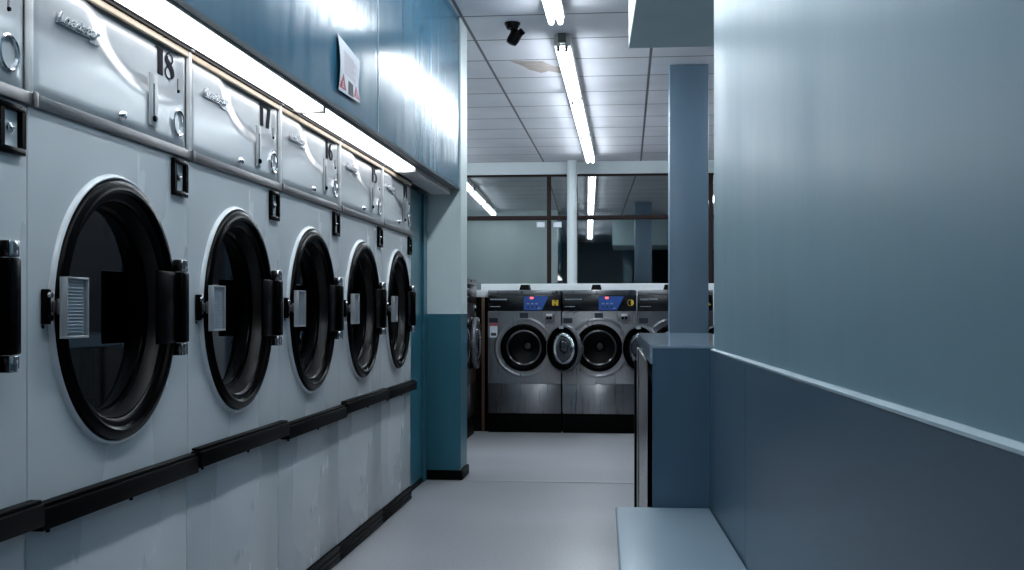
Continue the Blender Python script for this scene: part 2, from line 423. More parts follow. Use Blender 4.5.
# round pale column in front of the windows
tag(MB().lathe([(.068, 0), (.062, .05), (.062, ZC-.02), (.066, ZC-.002)], (-.672, 13.9, 0), 'z', 'header', 24, (True, True)).build('pipe_column'), 'pale round pipe column standing in front of the dark window', 'column')
# stickers on the window bar
for i, xx in enumerate((-.57, -.36)):
    o = MB(); wbox(o, xx-.05, xx+.05, .012, .019, 2.10, 2.165, 'paper'); o.build('sticker')
    tag(bpy.data.objects['sticker' if i == 0 else 'sticker.001'], ['small white sticker on window just left of the brown mullion', 'small white sticker on window just right of the brown mullion'][i], 'sticker', 'window stickers')

# square column behind the cabinet
mb = MB().box(.318, .606, 8.55, 8.84, 0, ZC-.002, 'post', .006)
tag(mb.build('square_column'), 'blue grey square column rising behind the low cabinet', 'column')

# ================================================================== DRYERS
FX = -1.216
DW = .83
DC, DZ = .402, 1.070
HZ = 1.077           # door centre in local y, z
def lpan(u, v, w): return Vector((w, u, v))
def make_dryer():
    root = empty('tumble_dryer', (0, 0, 0))
    G = .0022
    # cabinet: front sheet with round hole + carcass
    mb = MB()
    y0, y1, z0, z1 = G, DW-G, .618, 1.486
    n = 96; hole = .311
    inner = []; outer = []
    for k in range(n):
        a = 2*PI*k/n; ca, sa = math.cos(a), math.sin(a)
        t = min((y1-DC)/ca if ca > 1e-6 else 1e9, (y0-DC)/ca if ca < -1e-6 else 1e9, (z1-DZ)/sa if sa > 1e-6 else 1e9, (z0-DZ)/sa if sa < -1e-6 else 1e9)
        inner.append((0, DC+hole*ca, DZ+hole*sa)); outer.append((0, DC+t*ca, DZ+t*sa))
    # insert corners exactly
    vs = inner+outer; fs = []
    corners = [(y1, z1), (y0, z1), (y0, z0), (y1, z0)]
    cid = []
    for c in corners: vs.append((0, c[0], c[1])); cid.append(len(vs)-1)
    for k in range(n):
        k2 = (k+1) % n
        p, q = outer[k], outer[k2]
        onv = lambda P: abs(P[1]-y0) < 1e-6 or abs(P[1]-y1) < 1e-6
        cc = None
        if onv(p) != onv(q):
            cc = min(range(4), key=lambda j: (corners[j][0]-(p[1]+q[1])/2)**2+(corners[j][1]-(p[2]+q[2])/2)**2)
        fs.append([k, n+k]+([cid[cc]] if cc is not None else [])+[n+k2, k2])
    mb.faces(vs, fs, 'enamel')
    # rounded side edges and carcass
    mb.faces([(0, y0, z0), (0, y0, z1), (-.8, y0, z1), (-.8, y0, z0), (0, y1, z0), (0, y1, z1), (-.8, y1, z1), (-.8, y1, z0)],
             [(0, 1, 2, 3), (4, 7, 6, 5), (2, 6, 7, 3), (1, 5, 6, 2), (0, 3, 7, 4)], 'enamel')
    # pressed lip round the door
    mb.lathe([(.3235, .0004), (.3215, .006), (.319, .010), (.316, .0115), (.3125, .010), (.311, .004), (.311, -.05)], (0, DC, DZ), 'x', 'enamel', 96)
    mb.build('cabinet', root)
    # small screws on the front sheet
    for yy in (.06, .79): MB().lathe([(.0045, .0), (.0045, .002), (.002, .003)], (0, yy, 1.035), 'x', 'black_rubber', 10, (False, True)).build('screw_hole', root)
    # lower panel
    MB().box(-.78, -.003, G, DW-G, .078, .617, 'enamel', .002).build('lower_panel', root)
    # ribbed plinth
    mb = MB().box(-.7, -.006, 0.001, DW-.001, 0, .0775, 'black_rubber')
    for zz in (.004, .028, .052): mb.box(-.006, .006, 0.001, DW-.001, zz, zz+.02, 'black_rubber', .004)
    mb.build('plinth', root)
    # steel strip with a clip at its near end
    mb = MB().box(-.02, .012, .0, DW, 1.487, 1.513, 'steel', .0025)
    mb.box(.0121, .016, .001, .018, 1.484, 1.516, 'steel', .0015)
    mb.build('trim_strip', root)
    # control panel, dented to catch the tubes as a curved bright streak
    mb = MB(); ny, nz = 72, 36; vs = []; fs = []
    pz0, pz1 = 1.514, 1.772
    for j in range(nz+1):
        for i in range(ny+1):
            u = i/ny; v = j/nz; y = .016+u*(DW-.022); z = pz0+v*(pz1-pz0)
            rr = math.hypot((y-.60)*.44, z-1.765); q = min(1, max(0, (rr-.105)/.053)); dent = -.011*(1-q*q*(3-2*q))*min(1, max(0, (.985-u)/.05))
            ed = min(1, min(u, 1-u)*40, min(v, 1-v)*14)
            vs.append((-.006+.006*ed+dent, y, z))
    for j in range(nz):
        for i in range(ny):
            a = j*(ny+1)+i; fs.append((a, a+1, a+ny+2, a+ny+1))
    mb.faces(vs, fs, 'enamel_panel'); mb.build('control_panel', root)
    mb = MB().box(-.8, -.019, G, DW-G, 1.5135, 1.79, 'enamel')
    mb.build('top_housing', root)
    MB().box(-.006, .006, .0, .0155, 1.514, 1.79, 'white_trim', .002).build('side_trim', root)
    MB().box(-.006, .004, .016, DW-.0, 1.773, 1.7895, 'aged_trim', .002).build('top_trim', root)
    mb = MB().box(-.03, .010, .018, DW, 1.790, 1.7955, 'black_rubber').box(-.02, .014, .001, .0175, 1.7898, 1.7958, 'steel', .002)  # black bar stands in for the shadow gap below the strip light
    mb.build('top_shadow_strip', root)
    # chrome script badge
    cu = bpy.data.curves.new('badge', 'FONT'); cu.body = 'Loadstar'; cu.size = .042; cu.shear = .35; cu.extrude = .004; cu.bevel_depth = .0008; cu.space_character = 1.12; cu.offset = .0009
    to = bpy.data.objects.new('badge_text', cu); C.objects.link(to)
    bpy.context.view_layer.update()
    me = bpy.data.meshes.new_from_object(to.evaluated_get(bpy.context.evaluated_depsgraph_get()))
    bpy.data.objects.remove(to)
    xs = [v.co.x for v in me.vertices]; wd = max(xs)-min(xs)
    for v in me.vertices:
        x, y, z = v.co; v.co = (.006+z, .108+(x-min(xs))*(.188/wd), 1.689+y*.75)
    me.materials.clear(); me.materials.append(M['chrome']); me.name = 'name_badge'
    bo = bpy.data.objects.new('name_badge', me); C.objects.link(bo); bo.parent = root
    # swash under the last letters joins the script
    bm2 = bmesh.new(); bm2.from_mesh(me)
    t = MB(); t.bm.free(); t.bm = bm2; t.mats = ['chrome']
    t.box(.002, .007, .11, .26, 1.685, 1.6885, 'chrome').box(.002, .007, .252, .30, 1.676, 1.680, 'chrome')
    t.bm.to_mesh(me); t.bm.free()
    # coin slide plate
    p = MB().box(.0025, .0065, .570, .618, 1.543, 1.678, 'plate_metal', .0015).build('coin_plate', root)
    MB().box(.0066, .0076, .5915, .5965, 1.565, 1.652, 'black_rubber').lathe([(.008, 0), (.008, .005), (.005, .008)], (.0066, .594, 1.562), 'x', 'black_gloss', 16, (False, True)).build('coin_slide', p)
    MB().box(.0003, .0025, .756, .761, 1.664, 1.698, 'steel').lathe([(.005, 0), (.004, .005)], (.0008, .7585, 1.664), 'x', 'black_rubber', 10, (False, True)).build('coin_slot', root)
    q = MB().lathe([(.0385, -.006), (.038, .005), (.034, .0075), (.031, .005), (.030, -.003)], (.0005, .757, 1.578), 'x', 'chrome', 36).build('round_bezel', root)
    MB().lathe([(.0302, -.0035), (.02, -.0045), (.001, -.005)], (.0035, .757, 1.578), 'x', 'enamel_panel', 36, (False, True)).build('dial', q)
    MB().lathe([(.013, 0), (.012, .004), (.008, .010), (.004, .0115)], (.004, .417, 1.539), 'x', 'chrome', 20, (False, True)).build('panel_lock', root)
    # framed key lock on the front sheet
    mb = MB(); a0, a1, c0, c1, t_ = .714, .806, 1.379, 1.479, .014
    mb.box(.0005, .012, a0, a1, c1-t_, c1, 'black_gloss', .0015).box(.0005, .012, a0, a1, c0, c0+t_, 'black_gloss', .0015)
    mb.box(.0005, .012, a0, a0+t_, c0+t_, c1-t_, 'black_gloss').box(.0005, .012, a1-t_, a1, c0+t_, c1-t_, 'black_gloss')
    f = mb.build('lock_frame', root)
    MB().lathe([(.011, .0005), (.010, .005), (.004, .007), (.003, .012), (.002, .013)], (0, .760, 1.430), 'x', 'chrome', 18, (False, True)).build('key_lock', f)
    # door
    mb = MB().lathe([(.3105, -.01), (.3105, .010), (.307, .018), (.298, .023), (.286, .024), (.280, .020), (.278, .012), (.266, .010), (.260, .007), (.256, .0), (.250, -.035), (.243, -.04), (.238, -.04), (.236, -.046)],
                    (0, DC, DZ), 'x', ['black_gloss']*9+['recess']+['black_gloss']*3, 96)
    d = mb.build('door', root)
    MB().lathe([(.2365, -.043), (.2, -.043), (.001, -.043)], (0, DC, DZ), 'x', 'glass_dark', 72, (False, True)).build('door_glass', d)
    # drum behind the glass
    mb = MB().lathe([(.245, -.07), (.30, -.09), (.30, -.6), (.02, -.62)], (0, DC, DZ), 'x', 'drum', 48, (False, True))
    for k in range(3):
        a = k*2*PI/3+.4; mb.box(-.58, -.1, DC-.02, DC+.02, DZ-.298, DZ-.24, 'drum', .005, rot=Matrix.Translation((0, DC, DZ)) @ Matrix.Rotation(a, 4, 'X') @ Matrix.Translation((0, -DC, -DZ)))
    mb.build('drum', root)
    # hinge: arm plate, knuckle, chrome ends
    h = MB().box(.0245, .034, .56, .70, HZ-.094, HZ+.094, 'black_gloss', .003).box(.0245, .048, .688, .728, HZ-.094, HZ+.094, 'black_gloss', .006).box(.0005, .0245, .715, .728, HZ-.09, HZ+.09, 'black_gloss', .003).build('hinge', root)
    for sg in (1, -1):
        zc = HZ+sg*.1115
        MB().box(.001, .044, .692, .726, zc-.0165, zc+.0165, 'chrome', .003).build('hinge_cap', h)
    # handle: keeper, bracket, tray-shaped pull
    MB().box(.0005, .016, .050, .068, HZ-.037, HZ+.037, 'black_gloss', .003).lathe([(.007, 0), (.006, .006)], (.016, .059, HZ+.024), 'x', 'chrome', 12, (False, True)).lathe([(.007, 0), (.006, .006)], (.016, .059, HZ-.024), 'x', 'black_gloss', 12, (False, True)).build('latch_keeper', root)
    br = MB().box(.0245, .033, .0685, .105, HZ-.017, HZ+.017, 'steel', .003).box(.0155, .0244, .066, .082, HZ-.012, HZ+.012, 'steel', .002).build('handle_bracket', root)
    mb = MB(); a0, a1, c0, c1 = .068, .164, HZ-.067, HZ+.063
    mb.box(.0335, .038, a0, a1, c0, c1, 'handle_frame')
    for (ya, yb, za, zb) in ((a0, a1, c1-.004, c1), (a0, a1, c0, c0+.005), (a0, a0+.005, c0+.005, c1-.004), (a1-.004, a1, c0+.005, c1-.004)):
        mb.box(.038, .050, ya, yb, za, zb, 'handle_frame', .0015)
    mb.build('pull_handle', br)
    mb = MB().box(.0382, .041, a0+.0055, a1-.0045, c0+.0055, c1-.0045, 'ribbed')
    for k in range(16):
        z = c0+.011+k*.0072; mb.box(.041, .044, a0+.014, a1-.016, z, z+.0038, 'ribbed', .001)
    mb.build('grip_insert', br)
    # bumper rail
    mb = MB().box(.0005, .034, .001, DW-.001, .618, .664, 'black_rail', .004).box(.0005, .026, .01, DW, .6645, .672, 'black_rail', .002)
    for yy in (.05, .44): mb.box(.012, .018, yy, yy+.008, .607, .6178, 'black_rail')
    mb.build('bumper_rail', root)
    return root

bounds = [(1.355, 2.190, '19'), (2.190, 3.037, '18'), (3.037, 3.866, '17'), (3.866, 4.697, '16'), (4.697, 5.543, '15'), (5.543, 6.30, '14')]
dl = {'19': 'white tumble dryer cut off at the left edge of the photo',
      '18': 'white tumble dryer with a large dark 18 on its control panel',
      '17': 'white tumble dryer with a large dark 17 on its control panel',
      '16': 'white tumble dryer with a large dark 16 on its control panel',
      '15': 'white tumble dryer marked 15, second from the teal wall strip',
      '14': 'white tumble dryer marked 14 at the far end beside the teal wall strip'}
proto = make_dryer(); first = True
rail_off = {'19': .012, '18': 0, '17': .012, '16': -.004, '15': .01, '14': .004}
dryers = []
for (ya, yb, num) in bounds:
    dryers.append(proto if first else copy_tree(proto)); first = False
for o, (ya, yb, num) in zip(dryers, bounds):
    o.location = (FX, ya, 0); o.scale = (1, (yb-ya)/DW, 1)
    tag(o, dl[num], 'tumble dryer', 'tumble dryers in a row along the left')
    for r in child(o, 'bumper_rail'):
        r.location = (abs(rail_off[num])*.5, 0, rail_off[num])
    mb = MB(); hgt = .070; wdt = .112
    for i, ch in enumerate(num):
        fn = (lambda i: (lambda u, v, w: Vector((-.0100+w, .645+(.048 if i else 0)+u*wdt, 1.692+v*hgt))))(i)
        digit(mb, ch, fn, .0012, 'ink')
    nd = mb.build('number_decal', o, smooth=0)

# ================================================================== FLUORESCENT LIGHTS
def make_light(L):
    root = empty('fluorescent_light', (0, 0, 0))
    MB().box(-.056, .056, .06, L-.06, -.073, -.001, 'lamp_body', .006).build('housing', root)
    for s in (-1, 1):
        MB().lathe([(.0165, .085), (.0165, L-.085)], (s*.0275, 0, -.0915), 'y', 'tube', 14, (True, True)).build('tube', root)
        for yy in (.070, L-.083):
            MB().box(s*.0275-.012, s*.0275+.012, yy, yy+.013, -.112, -.074, 'holder', .004).box(min(s*.018, s*.045), max(s*.018, s*.045), yy, yy+.013, -.0735, -.06, 'holder').build('lamp_holder', root)
    for ya, yb in ((.005, .059), (L-.059, L-.02)): MB().box(-.026, .026, ya, yb, -.066, -.001, 'holder', .003).build('end_cap', root)
    return root
LL = 1.98
light = make_light(LL); used = [False]
def put_light(x, y, label, group):
    o = copy_tree(light) if used[0] else light
    used[0] = True
    o.location = (x, y, ZC-.001); tag(o, label, 'ceiling light', group); return o
for y, lab in ((.5, 'twin tube ceiling light of the middle row right above the viewer, added unseen to brighten the near walls'), (2.7, 'twin tube ceiling light of the middle row just ahead of the viewer, out of view'), (4.95, 'twin tube ceiling light cut off by the top edge of the photo'), (7.48, 'nearest whole twin tube light of the ceiling row, with grey end box'),  # the one above the viewer is added, unseen, to brighten the near walls
               (9.45, 'middle twin tube light of the ceiling row above the washers'), (11.42, 'farthest twin tube light of the ceiling row, next to the windows')):
    put_light(-.43, y, lab, 'lights in the middle ceiling row')
for y in (7.55, 9.62, 11.69):
    put_light(-2.2, y, 'twin tube ceiling light hidden behind the end wall, reflected in the left window', 'lights hidden behind the end wall')
for y in (7.2, 9.27, 11.34):  # nearer two added out of sight to brighten the far room
    put_light(1.5, y, 'twin tube ceiling light hidden behind the right wall, farthest one reflected, others added for brightness', 'lights hidden behind the right wall')

# strip lights under the teal boards
def make_strip(L):
    root = empty('strip_light', (0, 0, 0))
    MB().box(-.058, .058, 0, L, -.012, -.0005, 'lamp_body', .002).build('housing', root)
    prof = []
    mb = MB(); n = 10; vs = []
    for yy in (.012, L-.012):
        for k in range(n+1):
            a = PI*k/n; vs.append((0.055*math.cos(a), yy, -.0125-.020*math.sin(a)))
    fs = [(k, k+1, n+1+k+1, n+1+k) for k in range(n)]+[tuple(range(n, -1, -1)), tuple(range(n+1, 2*n+2)), (0, n+1, 2*n+1, n)]
    mb.faces(vs, fs, 'diffuser'); mb.build('diffuser', root)
    for ya, yb in ((0, .011), (L-.011, L)): MB().box(-.058, .058, ya, yb, -.034, -.0125, 'lamp_body', .002).build('end_cap', root)
    return root
strip = make_strip(1.80)
for i, (y, lab) in enumerate(((.46, 'bright white strip light under the teal board above dryer 19 and the unseen ones'), (2.265, 'bright white strip light under the teal board above dryers 18 and 17'), (4.07, 'bright white strip light under the teal board above dryers 15 and 14'))):
    o = strip if i == 0 else copy_tree(strip)
    o.location = (-1.164, y, 1.8288); tag(o, lab, 'strip light', 'strip lights above the dryers')
tag(MB().box(-1.224, -1.106, 5.875, 7.03, 1.7965, 1.8282, 'underside_metal', .003).build('metal_trunking'), 'short dull metal trunking between strip light and end wall', 'trunking')

# ================================================================== WASHERS
WW = .646
def make_washer(angle=139):
    root = empty('washing_machine', (0, 0, 0))
    W = WW; G = .003; DX, DZ_ = .318, .742
    MB().box(G, W-G, .015, .7, 0, .168, 'black_rubber', .003).build('plinth', root)
    # body front with round opening
    mb = MB(); x0, x1, z0, z1 = G, W-G, .428, 1.058; n = 72; hole = .16
    inner = []; outer = []
    for k in range(n):
        a = 2*PI*k/n; ca, sa = math.cos(a), math.sin(a)
        t = min((x1-DX)/ca if ca > 1e-6 else 1e9, (x0-DX)/ca if ca < -1e-6 else 1e9, (z1-DZ_)/sa if sa > 1e-6 else 1e9, (z0-DZ_)/sa if sa < -1e-6 else 1e9)
        inner.append((DX+hole*ca, 0, DZ_+hole*sa)); outer.append((DX+t*ca, 0, DZ_+t*sa))
    vs = inner+outer; fs = []; corners = [(x1, z1), (x0, z1), (x0, z0), (x1, z0)]; cid = []
    for c in corners: vs.append((c[0], 0, c[1])); cid.append(len(vs)-1)
    for k in range(n):
        k2 = (k+1) % n; p, q = outer[k], outer[k2]
        onv = lambda P: abs(P[0]-x0) < 1e-6 or abs(P[0]-x1) < 1e-6
        cc = None
        if onv(p) != onv(q): cc = min(range(4), key=lambda j: (corners[j][0]-(p[0]+q[0])/2)**2+(corners[j][1]-(p[2]+q[2])/2)**2)
        fs.append([k, n+k]+([cid[cc]] if cc is not None else [])+[n+k2, k2])
    mb.faces(vs, fs, 'washer_steel')
    mb.faces([(x0, 0, z0), (x0, 0, z1), (x0, .7, z1), (x0, .7, z0), (x1, 0, z0), (x1, 0, z1), (x1, .7, z1), (x1, .7, z0)], [(0, 3, 2, 1), (4, 5, 6, 7), (2, 3, 7, 6), (0, 4, 7, 3)], 'washer_steel')
    mb.lathe([(.264, .0003), (.256, .002), (.25, .0035), (.244, .0035), (.238, .002), (.230, .0003)], (DX, 0, DZ_), 'y-', 'washer_steel', 64)
    mb.build('body', root)
    MB().box(G, W-G, -.002, .69, .169, .425, 'washer_steel', .004).build('lower_panel', root)
    MB().box(G, W-G, -.004, .7, 1.203, 1.244, 'washer_steel', .005).lathe([(.009, 0), (.007, .006)], (.3, -.004, 1.226), 'y-', 'black_rubber', 12, (False, True)).build('top', root)
    cp = MB().box(G, W-G, -.006, .69, 1.0595, 1.202, 'black_panel', .003).build('control_panel', root)
    F = -.0065
    fr = lambda u, v, w: Vector((u, F-w, v))
    MB().prism([(.318, 1.068), (.475, 1.068), (.535, 1.190), (.318, 1.190)], fr, .0015, 'blue').build('display', cp)
    mb = MB().prism([(.372, 1.166), (.404, 1.166), (.404, 1.184), (.372, 1.184)], lambda u, v, w: Vector((u, F-.0016-w, v)), .001, 'red_led')
    mb.build('red_readout', cp)
    mb = MB()
    for k in range(3):
        mb.box(.345+k*.037, .366+k*.037, F-.003, F-.0016, 1.12, 1.13, 'pale_ink').box(.350+k*.037, .362+k*.037, F-.003, F-.0016, 1.088, 1.108, 'navy', .001)
    mb.box(.44, .462, F-.003, F-.0016, 1.082, 1.09, 'pale_ink').build('button', cp)
    mb = MB(); rnd = random.Random(3)
    x = .025
    for k in range(11):
        w_ = rnd.uniform(.006, .014); mb.box(x, x+w_, F-.0015, F-.0001, 1.157, 1.168, 'pale_ink'); x += w_+.004
    x = .025
    for k in range(9):
        w_ = rnd.uniform(.004, .009); mb.box(x, x+w_, F-.0015, F-.0001, 1.097, 1.103, 'pale_ink'); x += w_+.003
    mb.build('lettering', cp)
    # labels and lock plate
    MB().box(.282, .356, -.0025, -.0003, 1.0, 1.045, 'navy').build('navy_label', root)
    p = MB().box(.49, .585, -.007, -.0004, .955, 1.045, 'steel', .002).build('coin_plate', root)
    mb = MB().lathe([(.013, 0), (.012, .008)], (.525, -.0072, 1.0), 'y-', 'black_gloss', 14, (False, True)).lathe([(.013, 0), (.012, .008)], (.553, -.0072, 1.0), 'y-', 'black_gloss', 14, (False, True)).box(.515, .565, -.012, -.0072, 1.018, 1.034, 'paper', .002)
    for xx in (.497, .578):
        mb.lathe([(.004, 0), (.003, .003)], (xx, -.0072, .963), 'y-', 'paper', 8, (False, True))
    mb.build('key_lock', p)
    # porthole ring, bezel and drum
    r = MB().lathe([(.205, .0), (.206, .012), (.2, .02), (.18, .024), (.166, .02), (.155, .0)], (DX, 0, DZ_), 'y-', 'black_gloss', 64).build('door_ring', root)
    MB().lathe([(.1545, -.004), (.153, .006), (.146, .008), (.14, .002), (.138, -.05)], (DX, 0, DZ_), 'y-', ['washer_steel']*3+['black_rubber'], 64).build('bezel', root)
    dm = MB().lathe([(.138, -.051), (.16, -.08), (.16, -.42), (.05, -.44), (.03, -.425), (.004, -.42)], (DX, 0, DZ_), 'y-', 'drum', 48, (False, True)).build('drum', root)
    MB().lathe([(.035, -.42), (.03, -.395), (.004, -.39)], (DX, 0, DZ_), 'y-', 'steel', 24, (False, True)).build('drum_hub', dm)
    # door swung open on the right-hand hinge
    hx = DX+.215
    hg = MB().box(hx-.012, hx+.02, -.045, -.0005, DZ_-.05, DZ_+.05, 'steel', .004).build('hinge', root)
    door = MB().lathe([(.20, -.006), (.205, .006), (.2, .026), (.185, .032), (.16, .032), (.15, .026), (.142, .026), (.142, -.006), (.2, -.006)], (.22, 0, 0), 'y-', ['grey_smoke']*3+['black_gloss']*5, 56).build('door', root)
    door.location = (hx-.012, -.06, DZ_)
    MB().lathe([(.1415, .012), (.137, .022), (.122, .034), (.09, .042), (.045, .046), (.003, .047)], (.22, 0, 0), 'y-', 'glass_bowl', 44, (False, True)).lathe([(.1415, .011), (.003, .010)], (.22, 0, 0), 'y-', 'glass_bowl', 44, (False, True)).build('door_glass', door)
    MB().box(.185, .235, -.0345, -.0322, .168, .190, 'pale_ink', rot=Matrix.Translation((0, 0, 0))).build('door_sticker', door)
    MB().box(.40, .435, -.026, .012, -.03, .03, 'steel', .005).build('door_handle', door)
    door.rotation_euler = (0, 0, -math.radians(180-angle))
    # hopper lid
    vs = [(.235, .42, 1.2445), (.335, .42, 1.2445), (.335, .62, 1.2445), (.235, .62, 1.2445), (.25, .44, 1.3), (.32, .44, 1.3), (.32, .6, 1.3), (.25, .6, 1.3)]
    MB().faces(vs, [(0, 3, 2, 1), (4, 5, 6, 7), (0, 1, 5, 4), (1, 2, 6, 5), (2, 3, 7, 6), (3, 0, 4, 7)], 'black_rubber').build('hopper_lid', root)
    return root
wash = make_washer()
WY = 9.82
def number_on(o, kind):
    cp = child(o, 'control_panel')[0]; mb = MB(); F = -.0065
    fn = lambda u, v, w: Vector((u, F-w, v))
    if kind == 'bars':
        mb.prism([(.565, 1.108), (.589, 1.108), (.589, 1.158), (.565, 1.158)], fn, .0015, 'yellow'); mb.prism([(.597, 1.108), (.621, 1.108), (.621, 1.158), (.597, 1.158)], fn, .0015, 'yellow')
        mb.prism([(.589, 1.128), (.597, 1.128), (.597, 1.138), (.589, 1.138)], fn, .0013, 'yellow')
    elif kind == 'half':
        c = (.595, 1.133); a = [(c[0]+.026*math.cos(t), c[1]+.028*math.sin(t)) for t in [(-PI/2+PI*k/14) for k in range(15)]]
        mb.prism(a, fn, .0015, 'yellow')
        mb.ribbon([(c[0]-.004, c[1]+.028), (c[0]-.022, c[1]+.018), (c[0]-.028, c[1]), (c[0]-.022, c[1]-.018), (c[0]-.004, c[1]-.028)], [.004]*5, fn, .0015, 'yellow')
    else:
        mb.prism([(.562, 1.16), (.585, 1.16), (.628, 1.112), (.606, 1.112)], fn, .0015, 'yellow')
    mb.build('number_mark', cp)
wl = [('steel washing machine with open door at the left end of the row', 'bars'), ('steel washing machine with open door and yellow half disc on its panel', 'half'),
      ('steel washing machine half hidden behind the blue grey square column', 'slash')]
ws = [wash]+[copy_tree(wash) for _ in range(2)]+[copy_tree(wash, None, ('display', 'red_readout', 'button')) for _ in range(2)]
for i in range(3):
    o = ws[i]; o.location = (-1.214+i*.6525, WY, 0); tag(o, wl[i][0], 'washing machine', 'steel washing machines in the far row')
    number_on(o, wl[i][1])
# information sticker on the first machine
t = MB().box(.02, .086, -.0022, -.0003, .83, .955, 'paper').box(.02, .086, -.003, -.0023, .93, .955, 'red_ink').box(.03, .076, -.003, -.0023, .845, .87, 'charcoal').box(.012, .09, -.0028, -.0003, .96, 1.0, 'navy').build('info_sticker', ws[0])
for i in (1, 2):
    MB().box(.012, .09, -.0028, -.0003, .955, 1.0, 'navy').build('info_sticker', ws[i])
# two machines along the left, facing the aisle, doors shut
for i, y in enumerate((8.43, 9.09)):
    o = ws[3+i]; o.location = (-1.305, y, 0); o.rotation_euler = (0, 0, PI/2); o.scale = (.98, 1, 1.07)
    tag(o, ['steel washing machine behind the end wall, side on, nearer of two', 'steel washing machine side on in the corner by the washer row'][i], 'washing machine', 'steel washing machines facing the aisle on the left')
    d = child(o, 'door')[0]; d.location = (.318+.215+.012, -.03, .742); d.rotation_euler = (0, 0, PI)
    # shut door: turn so that its face looks out
    d.scale = (1, -1, 1); d.location = (.318+.22, -.036, .742)

# white service bulkhead behind the washers
tag(MB().box(-1.375, 2.3, 10.62, 11.0, 0, 1.318, 'white', .004).build('service_box'), 'long white boxed ledge running behind the steel washers', 'ledge')
mb = MB().box(-1.5, -1.216, 9.9, 9.93, 0, 1.184, 'black_rubber').box(-1.275, -1.25, 9.885, 9.899, 0, 1.184, 'wood', .002)  # black board added to darken the gap beside the timber
tag(mb.build('post_and_gap_board'), 'narrow brown timber upright with an added black board darkening the gap by the first steel washer', 'post')
tag(MB().box(-1.32, -1.228, 9.885, 9.95, 1.185, 1.247, 'white', .004).build('junction_box'), 'small white box on top of the brown timber upright', 'box')

# ================================================================== CABINET AND BENCH ON THE RIGHT
CY0, CY1, CZ = 3.765, 5.8, .952
def CX(y): return .078 - .010*(y-CY0)
root = empty('low_cabinet', (CX(CY0), CY0, 0))
tag(root, 'dark blue low cabinet with glossy top and steel side at the end of the bench', 'cabinet')
R0 = Vector((CX(CY0), CY0, 0))
def cbox(mb, off0, x1, y0, y1, z0, z1, m):
    vs = []
    for z in (z0, z1):
        for (f, y) in ((0, y0), (1, y0), (1, y1), (0, y1)):
            vs.append(Vector((CX(y)+off0 if f == 0 else x1, y, z))-R0)
    return mb.faces(vs, [(0, 3, 2, 1), (4, 5, 6, 7), (0, 1, 5, 4), (1, 2, 6, 5), (2, 3, 7, 6), (3, 0, 4, 7)], m)
XC = .42
mb = MB(); cbox(mb, .012, XC, CY0+.022, CY1, 0, .9435, 'cab'); mb.build('carcass', root, smooth=0)
mb = MB(); cbox(mb, .006, XC, CY0+.001, CY0+.021, 0, .9435, 'cab'); mb.build('end_panel', root, smooth=0)
mb = MB(); cbox(mb, .0, XC, CY0, CY1+.03, .944, .952, 'cab_top'); mb.build('top', root, smooth=0)
mb = MB(); cbox(mb, -.002, .02+CX(CY0), CY0+.003, CY1+.02, .892, .9435, 'cab_top'); mb.build('fascia', root, smooth=0)
mb = MB(); cbox(mb, -.006, CX(CY1)+.012, CY0+.14, 5.32, .03, .885, 'washer_steel'); mb.build('steel_door', root, smooth=0)
mb = MB(); cbox(mb, -.012, CX(CY1)+.011, 5.35, 5.62, .03, .885, 'washer_steel'); mb.build('steel_door', root, smooth=0)
mb = MB(); cbox(mb, -.022, CX(CY1)+.011, 5.64, 5.75, .0, .82, 'black_rubber'); mb.build('edge_strip', root, smooth=0)

# bench along the right wall
BY0, BY1 = .3, 3.752
def BXl(y): return -.036+(.273-.036-.273)*0 - .0215*(y-3.69)
root = empty('bench', (.1, BY1, 0)); tag(root, 'blue grey bench with smooth seat along the right wall', 'bench')
R1 = Vector((.1, BY1, 0))
def bbox(mb, l, r, y0, y1, z0, z1, m):
    vs = []
    for z in (z0, z1):
        for (f, y) in ((0, y0), (1, y0), (1, y1), (0, y1)):
            vs.append(Vector((BXl(y)+l if f == 0 else RWX(y)-r, y, z))-R1)
    mb.faces(vs, [(0, 3, 2, 1), (4, 5, 6, 7), (0, 1, 5, 4), (1, 2, 6, 5), (2, 3, 7, 6), (3, 0, 4, 7)], m); return mb
mb = MB(); bbox(mb, 0, .002, BY0, BY1, .385, .42, 'bench')
bmesh.ops.remove_doubles(mb.bm, verts=mb.bm.verts, dist=1e-6)
bmesh.ops.bevel(mb.bm, geom=mb.bm.edges[:], offset=.006, segments=3, affect='EDGES', profile=.5)
mb.build('seat', root)
mb = MB(); bbox(mb, .03, .004, BY0+.03, BY1-.002, .05, .3845, 'cab'); mb.build('base_panel', root, smooth=0)
mb = MB(); bbox(mb, .05, .004, BY0+.03, BY1-.002, 0, .0495, 'black_rubber'); mb.build('plinth', root, smooth=0)

